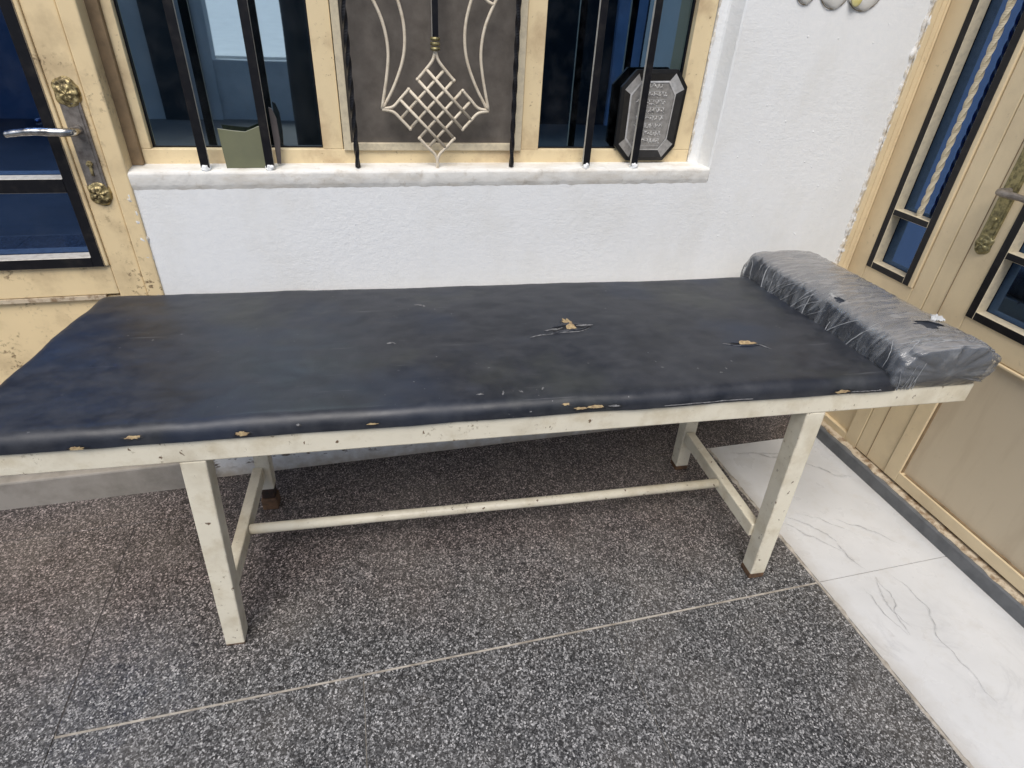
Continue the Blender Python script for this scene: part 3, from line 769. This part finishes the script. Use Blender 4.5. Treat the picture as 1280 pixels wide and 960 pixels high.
# threshold under the right door
bm = bmesh.new()
n = 200; rows = []
for i in range(n+1):
    y = .02 - 2.6*i/n
    j = .004*fbm((y*9, 3, 1), 5)
    rows.append([bm.verts.new((1.727+.003*y, y, -.02)), bm.verts.new((1.727+.003*y+j*.3, y, .045)), bm.verts.new((1.731+.003*y+j*.3, y, .0495)), bm.verts.new((1.85, y, .0495)), bm.verts.new((1.85, y, -.02))])
for i in range(n):
    for k in range(4): bm.faces.new((rows[i][k], rows[i][k+1], rows[i+1][k+1], rows[i+1][k]))
struct(obj('door_threshold', bm, M['threshold']))
bm = bmesh.new()
rows = []
for i in range(n+1):                                     # broken cream mortar between threshold and door
    y = .0 - 1.6*i/n; j = .007*fbm((y*14, 0, 2), 5)
    rows.append([bm.verts.new((1.744+.012*y+j*1.2, y, .0497)), bm.verts.new((1.749+.012*y+j*1.2, y, .056+j*.3)), bm.verts.new((1.80, y, .0605))])
for i in range(n):
    for k in range(2): bm.faces.new((rows[i][k], rows[i][k+1], rows[i+1][k+1], rows[i+1][k]))
struct(obj('mortar_bed', bm, M['ledge'], smooth=True))
# wall that the right door is set in
bm = bmesh.new()
box(bm, 1.78, 1.98, -1.90, -1.50, -.1, 3.0); box(bm, 1.78, 1.98, -1.50, .30, 2.26, 3.0)
tag(obj('side_wall', bm, M['plaster']), 'white plastered side wall around the right door', 'wall')

# rooms behind the glass
def room(name, x0, x1, y0, y1, openaxis):
    bm = bmesh.new(); T = .05
    box(bm, x0, x1, y0, y1, -.2, -.1); box(bm, x0, x1, y0, y1, 2.9, 3.0)
    if openaxis == 'y':
        box(bm, x0, x1, y1, y1+T, -.1, 2.9); box(bm, x0, x0+T, y0, y1, -.1, 2.9); box(bm, x1-T, x1, y0, y1, -.1, 2.9)
    else:
        box(bm, x1-T, x1, y0, y1, -.1, 2.9); box(bm, x0, x1-T, y0, y0+T, -.1, 2.9); box(bm, x0, x1-T, y1-T, y1, -.1, 2.9)
    struct(obj(name, bm, M['room']))
room('room_interior', -3.3, 1.9, .2, 3.2, 'y')
room('hall_interior', 1.98, 4.5, -1.9, .2, 'x')

# unseen stand-ins added behind the camera, placed and toned for the pane reflections
bm = bmesh.new(); box(bm, -14, -1.75, -8.3, -8.0, -.15, 3.0); box(bm, -.55, 2.2, -8.3, -8.0, -.15, 3.0); box(bm, -1.75, -.55, -8.25, -8.05, -.15, .62)
tag(obj('added_pale_wall', bm, M['added_pale_wall']), 'unseen pale grey wall added for the slate tone in the left pane', 'wall')  # added wall, pale so that the left pane mirrors slate
bm = bmesh.new(); box(bm, 2.2, 14, -8.3, -8.02, -.15, 3.0)
tag(obj('added_dark_wall', bm, M['added_dark']), 'unseen dark wall added to keep the right pane dark', 'wall')  # added wall, gives the right pane something dark to mirror
bm = bmesh.new(); box(bm, -2.50, -2.08, -8.0, -7.93, -.15, 1.9); box(bm, -1.95, -1.90, -8.0, -7.95, -.15, 2.6)
tag(obj('added_dark_gate', bm, M['added_dark']), 'unseen dark gate shape added for dark bands in the left pane', 'gate')  # added dark uprights, mirrored as bands in the left pane
bm = bmesh.new(); box(bm, 4.15, 4.62, -8.02, -7.95, -.15, 2.6)
tag(obj('added_blue_gate', bm, M['added_blue']), 'unseen blue gate shape added for the blue band in the right pane', 'gate')  # added blue upright, mirrored as a band in the right pane
bm = bmesh.new(); tube(bm, [(-.36, -4.0, -.15), (-.36, -4.0, 1.2), (-.37, -4.0, 3.0)], [.11,.10,.10], 16)
tag(obj('added_dark_post', bm, M['added_dark']), 'dark round post standing in the yard', 'post')  # added post, mirrored where a person's silhouette would be
bm = bmesh.new(); prism(bm, [(-9.0,.60),(-9.0,.55),(-40.0,1.45),(-40.0,1.50)], 'x', -7, 6)
tag(obj('added_white_sheet', bm, M['added_white']), 'unseen low white sheet added for the bright patch in the left pane', 'roof')  # added bright sheet, mirrored as the white patch through the gap

# ------------------------------------------------------------------ the bench
BO = (.34, -.47, 0); BZ = R(-3.4)
be = thing('examination_couch', 'long couch with torn black vinyl top on a chipped white metal frame', 'couch', BO, BZ)
WM = M['white_metal']
bm = bmesh.new()
box(bm, -1.075, 1.146, -.250, -.212, .613, .668)
box(bm, -1.075, 1.146, .325, .363, .613, .668)
box(bm, -1.075, -1.037, -.212, .325, .613, .667); box(bm, 1.105, 1.146, -.212, .325, .613, .667); box(bm, -.03, .03, -.212, .325, .613, .640)
obj('frame', bm, WM, be, bevel=.003)
bm = bmesh.new(); box(bm, -1.03, 1.10, -.21, .32, .6425, .6605); obj('base_board', bm, M['panel'], be)
def leg(x0t, x1t, x0b, x1b, y0t, y1t, y0b, y1b, zt, zb):
    bm = bmesh.new()
    vs = [bm.verts.new(p) for p in ((x0b,y0b,zb),(x1b,y0b,zb),(x1b,y1b,zb),(x0b,y1b,zb),(x0t,y0t,zt),(x1t,y0t,zt),(x1t,y1t,zt),(x0t,y1t,zt))]
    for q in ((0,1,2,3),(4,5,6,7),(0,1,5,4),(1,2,6,5),(2,3,7,6),(3,0,4,7)): bm.faces.new([vs[i] for i in q])
    return bm
l1 = obj('leg', leg(-.717,-.667,-.755,-.709,-.249,-.205,-.245,-.200,.6125,.004), WM, be, bevel=.003)
l2 = obj('leg', leg(.690,.742,.713,.760,-.249,-.198,-.254,-.206,.6125,.020), WM, be, bevel=.003)
l3 = obj('leg', leg(-.720,-.676,-.738,-.694,.236,.279,.236,.279,.6125,.085), WM, be, bevel=.003)
l4 = obj('leg', leg(.683,.730,.697,.744,.240,.284,.240,.284,.6125,.018), WM, be, bevel=.003)
# braces from the rear legs up to the back rail
for x in (-.72, .69):
    bm = bmesh.new(); box(bm, x, x+.03, .2802, .325, .585, .6125); obj('bracket', bm, WM, be, bevel=.002)
bm = bmesh.new(); box(bm, .7125, .7605, -.2535, -.2055, .0, .0195); obj('foot', bm, M['rust'], l2, bevel=.003)
bm = bmesh.new(); box(bm, .6965, .7445, .2395, .2845, .0, .0175); obj('foot', bm, M['rust'], l4, bevel=.003)
bm = bmesh.new(); box(bm, -.736, -.697, .239, .276, .045, .0848); obj('worn_shank', bm, M['rubber'], l3, bevel=.003)
bm = bmesh.new(); box(bm, -.741, -.692, .233, .281, .0, .0448); obj('foot', bm, M['rust'], l3, bevel=.004)
bm = bmesh.new(); box(bm, -.754, -.710, -.244, -.201, .0, .004); obj('foot', bm, M['rust'], l1)
for x in (-.742, .700):
    bm = bmesh.new(); box(bm, x, x+.030, -.2035 if x > 0 else -.203, .238, .133, .178); obj('side_stretcher', bm, WM, be, bevel=.003)
bm = bmesh.new()
tube(bm, [(-.711, 0, .158), (-.3, .001, .155), (.2, 0, .153), (.699, 0, .157)], .0145, 14)
obj('long_stretcher', bm, WM, be, smooth=True)

# mattress: rounded pad with a slightly wavy outline and worn hollows
MX0, MX1, MY0, MY1, MZ, MT = -1.062, .905, -.256, .392, .6695, .0345
def mat_edges(s):                                        # s in 0..1 along x -> none
    return 0
def mat_top(x, y):
    """height of the pad at a local point"""
    wl = MX0 + .004 - .048*(.39-y)/.65 + .0025*math.sin(y*27) + .006*max(0, (y-.365))/.027
    wf = MY0 + .004*fbm((x*5, 1, 0), 4); wb = MY1 + .006*fbm((x*3, 2, 5), 3)
    def e(d, r):
        if d <= 0: return 0.0
        if d >= r: return 1.0
        return (1-(1-d/r)**2.4)**(1/2.4)
    h = e(x-wl, .035)*e(MX1-x, .03)*e(y-wf, .032)*e(wb-y, .045)
    crown = .006*(1-((y-.07)/.33)**2) - .003*math.exp(-((x-.17)/.07)**2-((y-.07)/.06)**2) - .009*math.exp(-((x-.168)/.034)**2-((y-.063)/.010)**2) - .006*math.exp(-((x-.600)/.040)**2-((y+.064)/.006)**2)
    z = MZ + (MT+crown+.0026*fbm((x*4.2, y*7, 2), 4)+.0012*fbm((x*15, y*19, 8), 3))*h
    return z, h
def samples(a, b, n, e, m):
    L = [a + e*(i/m)**1.6 for i in range(m)]
    L += [a+e+(b-a-2*e)*i/n for i in range(n)]
    L += [b-e*(1-(i/m))**1.6 if i < m else b for i in range(m+1)]
    return L
bm = bmesh.new()
NX = samples(0, 1, 220, .022, 9); NY = samples(0, 1, 80, .07, 10)
grid = []
for fx in NX:
    row = []
    for fy in NY:
        y_ = MY0+(MY1-MY0)*fy
        xl = MX0 + .004 - .048*(.39-y_)/.65 + .0025*math.sin(y_*27) + .006*max(0, (y_-.365))/.027
        x = xl + (MX1-xl)*fx
        f0 = MY0 + .004*fbm((x*5, 1, 0), 4); f1 = MY1 + .006*fbm((x*3, 2, 5), 3)
        y = f0 + (f1-f0)*fy
        z, h = mat_top(x, y); row.append(bm.verts.new((x, y, z)))
    grid.append(row)
for i in range(len(NX)-1):
    for j in range(len(NY)-1): bm.faces.new((grid[i][j], grid[i+1][j], grid[i+1][j+1], grid[i][j+1]))
rim = [r[0] for r in grid] + grid[-1][1:] + [r[-1] for r in grid[::-1]][1:] + grid[0][::-1][1:-1]
low = [bm.verts.new((v.co.x, v.co.y, MZ-.001)) for v in rim]
for i in range(len(rim)):
    j = (i+1) % len(rim); bm.faces.new((rim[i], rim[j], low[j], low[i]))
bm.faces.new(low)
mat_o = obj('mattress', bm, M['vinyl'], be, smooth=True)

def patch(cx_, cy_, a, b, seed, rot=0.0, lift=.0006, name='tear', mat=None, spikes=.55, n=40, front=False, dome=.0015):
    """ragged thin scrap lying on the pad surface"""
    bm = bmesh.new(); rings = []
    for k in range(4):
        f = (0, .45, .8, 1)[k]
        ring = []
        for i in range(n):
            t = 2*math.pi*i/n
            rr_ = 1 + spikes*fbm((math.cos(t)*2.2+seed, math.sin(t)*2.2, seed*1.7), 5)
            px, py = a*f*rr_*math.cos(t), b*f*rr_*math.sin(t)
            x = cx_+px*math.cos(rot)-py*math.sin(rot); y = cy_+px*math.sin(rot)+py*math.cos(rot)
            if front:                                    # wraps over the front edge: y stands for height there
                z = MZ+.004+(y); yy = MY0-.0012+.004*fbm((x*5, 1, 0), 4)
                z = min(max(z, MZ+.001), MZ+.024)
                q = max(0.0, (z-MZ)/(MT*.95)); yy += .040*(1-(1-min(q,.999)**2.4)**(1/2.4))-(.0012 if name != 'foam_chip' else .0020)
                ring.append(bm.verts.new((x, yy, z)))
            else:
                z, _ = mat_top(x, y); ring.append(bm.verts.new((x, y, z+lift+dome*(1-f))))
            if k == 0: break
        rings.append(ring)
    c0 = rings[0][0]
    for i in range(n): bm.faces.new((c0, rings[1][i], rings[1][(i+1)%n]))
    for k in (1, 2):
        for i in range(n): bm.faces.new((rings[k][i], rings[k+1][i], rings[k+1][(i+1)%n], rings[k][(i+1)%n]))
    o = obj(name, bm, mat, mat_o, smooth=True)
    return o
def lip(pts, rad, seed, mat, name='torn_lip'):
    bm = bmesh.new(); P3 = []
    for x, y in spline([(a, b, 0) for a, b in pts], 8) if False else [(v.x, v.y) for v in spline([(a, b, 0) for a, b in pts], 8)]:
        z, _ = mat_top(x, y); P3.append((x, y+.002*fbm((x*60, y*60, seed), 3), z+rad*.35))
    n = len(P3); rad_ = [rad*(.25+.75*math.sin(math.pi*(i+.5)/n))*(1+.6*fbm((i*.5, seed, 0), 3)) for i in range(n)]
    tube(bm, P3, rad_, 6); obj(name, bm, mat, mat_o, smooth=True)
# big tear with foam standing out of it
K = .985                                                  # pad top is a little above the plane the marks were measured on
T1 = (.168, .060)
patch(T1[0], T1[1]+.003, .048, .016, 1.3, .12, .0008, 'tear', M['rip'], .5)
patch(T1[0]+.004, T1[1]+.022, .012, .036, 2.9, .25, .0020, 'foam_scrap', M['foam'], .45, dome=.006)
lip([(.110,.038),(.14,.045),(.165,.046),(.19,.050),(.215,.066)], .0052, 1, M['vinyl'])
lip([(.085,.028),(.12,.039),(.15,.041),(.185,.041),(.22,.060)], .0018, 11, M['frayed'])
lip([(.120,.070),(.15,.082),(.18,.083),(.21,.078)], .0050, 12, M['vinyl'])
lip([(.095,.052),(.125,.062),(.150,.072)], .0028, 2, M['frayed'])
lip([(.187,.078),(.21,.074),(.232,.072)], .0030, 3, M['frayed'])
lip([(.150,.082),(.153,.105),(.160,.116)], .0022, 8, M['vinyl'])
lip([(.05,.022),(.07,.028),(.095,.035)], .0020, 4, M['frayed'])
# second tear
patch(.600, -.064, .052, .0065, 4.1, -.12, .0007, 'tear', M['rip'], .35)
patch(.606, -.064, .022, .0105, 5.5, -.08, .0055, 'foam_scrap', M['foam'], .35)
lip([(.560,-.063),(.580,-.070),(.60,-.073),(.635,-.072)], .0036, 5, M['vinyl'])
lip([(.565,-.055),(.590,-.056),(.615,-.055),(.635,-.060)], .0034, 15, M['vinyl'])
lip([(.540,-.056),(.56,-.061),(.585,-.068)], .0014, 16, M['frayed'])
lip([(.61,-.056),(.632,-.067),(.655,-.096)], .0018, 6, M['frayed'])
# small flaked spots
for x, y, a, b, s in ((-.217,.232,.013,.005,7), (-.203,.224,.009,.0035,8), (-.296,.026,.010,.0045,9), (-.286,.024,.006,.003,19),
                      (.300,.170,.004,.0022,13), (.335,-.150,.005,.003,14), (.42,-.163,.004,.003,15), (.47,-.185,.006,.003,16), (.49,-.170,.004,.0026,17),
                      (.03,-.205,.007,.003,20), (-.02,-.212,.006,.003,21), (-.06,-.215,.008,.003,22), (-.11,-.212,.010,.004,23), (.52,-.140,.004,.003,24)):
    patch(x, y, a*.75, b*.75, s, (s*1.7)%3, .0005, 'flaked_spot', M['frayed'], .8, 24, dome=.0005)
# chips along the front edge showing the foam
for x, z, a, b, s, m in ((-.875,.000,.017,.008,31,'foam'), (-.778,.014,.018,.005,32,'foam'), (-.585,.006,.016,.007,33,'foam'), (-.337,.008,.014,.003,34,'foam'),
                         (.105,.008,.018,.0045,35,'foam'), (.140,.009,.026,.006,36,'foam'), (.182,.009,.018,.0035,37,'frayed'), (.072,.019,.012,.004,38,'foam'), (.755,.004,.028,.006,39,'foam'), (-.48,.015,.005,.003,40,'frayed')):
    patch(x+.002, z-.0012, a*.95, b*.9, s+.4, 0, 0, 'rip_shadow' if False else 'torn_edge_shadow', M['rip'], .6, 30, front=True)  # dark patch round each chip: torn edge with its shadow painted in
    patch(x, z, a*.7, b*.6, s, 0, 0, 'foam_chip', M[m], .6, 30, front=True)
for x0, x1, s in ((.30, .52, 51), (.78, .86, 52)):
    bm = bmesh.new(); n = 40
    tube(bm, [(x0+(x1-x0)*i/n, MY0-.002+.004*fbm(((x0+(x1-x0)*i/n)*5, 1, 0), 4), MZ+.0055+.0012*fbm((i*.2, s, 0), 3)) for i in range(n+1)], [.0012*(1+fbm((i*.4, s, 2), 3)) for i in range(n+1)], 6)
    obj('piping', bm, M['frayed'], mat_o)

# ------------------------------------------------------------------ headrest bolster in its plastic wrap
hr = thing('headrest_bolster', 'dark vinyl headrest wrapped in torn dusty clear plastic at the end of the couch', 'headrest',
           (BO[0]+math.cos(BZ)*1.0, BO[1]+math.sin(BZ)*1.0, .668), BZ)
# profile in (x,z) at back and front, local to the bolster (x relative to couch x=1.0)
PROF_B = [(-.150,.002),(-.149,.030),(-.141,.070),(-.128,.099),(-.098,.109),(-.03,.111),(.04,.110),(.090,.104),(.114,.086),(.120,.050),(.117,.02),(.110,.002)]
PROF_F = [(-.115,.002),(-.113,.026),(-.098,.064),(-.072,.095),(-.030,.108),(.040,.111),(.100,.107),(.142,.096),(.166,.074),(.168,.044),(.155,.018),(.140,.002)]
def closed(pr, n=6):
    P3 = [Vector((x, 0, z)) for x, z in pr]; N = len(P3); out = []
    for i in range(N-1):
        a, b, c, d = P3[max(i-1, 0)], P3[i], P3[i+1], P3[min(i+2, N-1)]
        for k in range(n):
            t = k/n; out.append(.5*((2*b)+(c-a)*t+(2*a-5*b+4*c-d)*t*t+(3*b-a-3*c+d)*t**3))
    out.append(P3[-1]); return [(p.x, p.z) for p in out]
CB, CF = closed(PROF_B), closed(PROF_F)
BY0, BY1 = -.252, .405
def bpos(t, j, grow, wr):
    NP = len(CB)
    y = BY1+(BY0-BY1)*t
    d = min(t, 1-t)*(BY1-BY0); r_ = .026 if t < .5 else .036
    k = 1.0 if d > r_ else max(.02, (1-(1-d/r_)**2.3)**(1/2.3))
    x = CB[j][0]*(1-t)+CF[j][0]*t; z = CB[j][1]*(1-t)+CF[j][1]*t
    mx, mz = .01+.02*t, .045
    if k < .999:
        x = mx+(x-mx)*(.90+.10*k); z = mz+(z-mz)*((.70+.30*k) if t < .5 else (.84+.16*k)) if z > mz else z
    nx, nz = x-mx, z-mz; ln = math.hypot(nx, nz) or 1
    gx = grow
    if wr:
        s = j/NP
        q = fbm((s*9+t*7, t*5-s*3, 3.3), 4)
        ridg = 1-abs(fbm((s*5.5+t*16, s*2.2-t*3.5, 9.1), 3))*2.6
        ridg2 = 1-abs(fbm((s*14, t*30, 2.1), 3))*2.6
        endw = max(0, (t-.80)/.20)
        amp = .0028 if s < .45 else .0016
        gx += amp*max(ridg, -.5)+.0015*q+endw*(.005*max(ridg2, -.4)+.003*q)
        gx = max(gx, .0012) if z > .01 else .001
    gx = max(gx, 0)
    return Vector((x+nx/ln*gx, y-(gx if t > .98 else -gx if t < .02 else 0), z+(nz/ln*gx if z > .012 else 0)))
def bolster(grow, wr, NT_=240):
    bm = bmesh.new(); NP = len(CB)
    rows = [[bm.verts.new(bpos(i/NT_, j, grow, wr)) for j in range(NP)] for i in range(NT_+1)]
    for i in range(NT_):
        for j in range(NP): bm.faces.new((rows[i][j], rows[i][(j+1) % NP], rows[i+1][(j+1) % NP], rows[i+1][j]))
    for rw in (rows[0], rows[-1]):
        c = bm.verts.new((sum(v.co.x for v in rw)/NP, rw[0].co.y+(0.004 if rw is rows[0] else -.004), .035))
        for j in range(NP): bm.faces.new((rw[j], rw[(j+1) % NP], c))
    return bm
body = obj('pad', bolster(0.0, False, 70), M['pillow'], hr, smooth=True)
bm = bolster(.0045, True)
# tears in the film: (x,y) centre, radii
HOLES = [(.048,-.142,.042,.019), (-.082,.030,.009,.020)]
kill = []
for f in bm.faces:
    c = f.calc_center_median()
    for hx, hy, a, b in HOLES:
        wob = 1+.5*fbm((math.atan2(c.y-hy, c.x-hx)*1.3, hx*7, 1), 3)
        if ((c.x-hx)/(a*wob))**2+((c.y-hy)/(b*wob))**2 < 1 and c.z > .03: kill.append(f); break
bmesh.ops.delete(bm, geom=kill, context='FACES')
wrap = obj('plastic_wrap', bm, M['film'], hr, smooth=True)
def flap(cx_, cy_, cz_, a, b, h, seed, rot=0):
    bm = bmesh.new(); n, m = 22, 10; g_ = []
    for i in range(n+1):
        row = []
        for j in range(m+1):
            s, t = i/n-.5, j/m
            e = 1+.5*fbm((s*5, seed, 0), 4)
            x, y = a*s*(1-.3*t), b*t*e
            z = h*math.sin(t*2.0)+.006*fbm((s*9, t*7, seed), 4)
            row.append(bm.verts.new((cx_+x*math.cos(rot)-y*math.sin(rot), cy_+x*math.sin(rot)+y*math.cos(rot), cz_+z)))
        g_.append(row)
    for i in range(n):
        for j in range(m): bm.faces.new((g_[i][j], g_[i+1][j], g_[i+1][j+1], g_[i][j+1]))
    obj('torn_flap', bm, M['flap'], hr, smooth=True)
flap(.098, -.118, .1125, .036, .022, .006, 3, -.35)
flap(-.078, .052, .103, .016, .018, .006, 6, .2)
# sharp milky crease lines in the film, fanning up from the seam and round the near end
rnd = random.Random(11)
NPF = len(CB)-1
def crease(t0, j0, t1, j1, rad, bend=0.0):
    pts = []
    for i in range(15):
        f = i/14; t = t0+(t1-t0)*f+bend*math.sin(math.pi*f)*.02+.004*fbm((f*3, t0*20, j0), 2); jj = j0+(j1-j0)*f
        t = min(max(t, .012), .992); jj = min(max(jj, 0), NPF-.01); a = int(jj); b = jj-a
        pts.append(bpos(t, a, .0052, True)*(1-b)+bpos(t, a+1, .0052, True)*b)
    return pts, [rad*(.25+.75*math.sin(math.pi*(i+.6)/15.2))*(1+.35*fbm((i*.7, t0*30, 1), 2)) for i in range(15)]
bm = bmesh.new()
for q in range(15):
    t0 = rnd.uniform(.03, .86); j0 = rnd.uniform(2, 7); ln_ = rnd.uniform(.05, .14); up = min(rnd.uniform(8, 18), 22-j0)
    tube(bm, *crease(t0, j0, max(t0-ln_*.4, 0.02) if rnd.random() < .25 else t0+ln_, j0+up, rnd.uniform(.0006, .0016), rnd.uniform(-.6, .6)), 5)
for q in range(16):
    t0 = rnd.uniform(.91, .985); j0 = rnd.uniform(6, 50)
    tube(bm, *crease(t0, j0, rnd.uniform(.86, .985), j0+rnd.uniform(6, 18), rnd.uniform(.0005, .0012), 1), 5)
for tt in range(3):
    pts = [bpos(t, 1+tt, .004+.002*fbm((t*40, tt*3, 0), 3), True) for t in [.02+.95*i/160 for i in range(161)]]
    tube(bm, pts, [.0011*max(.15, .5+1.6*fbm((i*.21, tt*5, 2), 3)) for i in range(161)], 5)
obj('film_crease', bm, M['crease'], wrap, smooth=True)
# gathered film where it is tucked down at the near corner
bm = bmesh.new()
for i in range(6):
    x0 = -.095+.009*i+random.uniform(-.004,.004); lean = random.uniform(-.012,.022); hh = random.uniform(.030,.078)
    tube(bm, spline([(x0, -.2585, .003), (x0+lean*.4, -.2605, hh*.45), (x0+lean, -.2585, hh)], 6), [random.uniform(.0008,.0016)*(1-.06*k) for k in range(13)], 5)
obj('gathered_film', bm, M['crease'], hr, smooth=True)
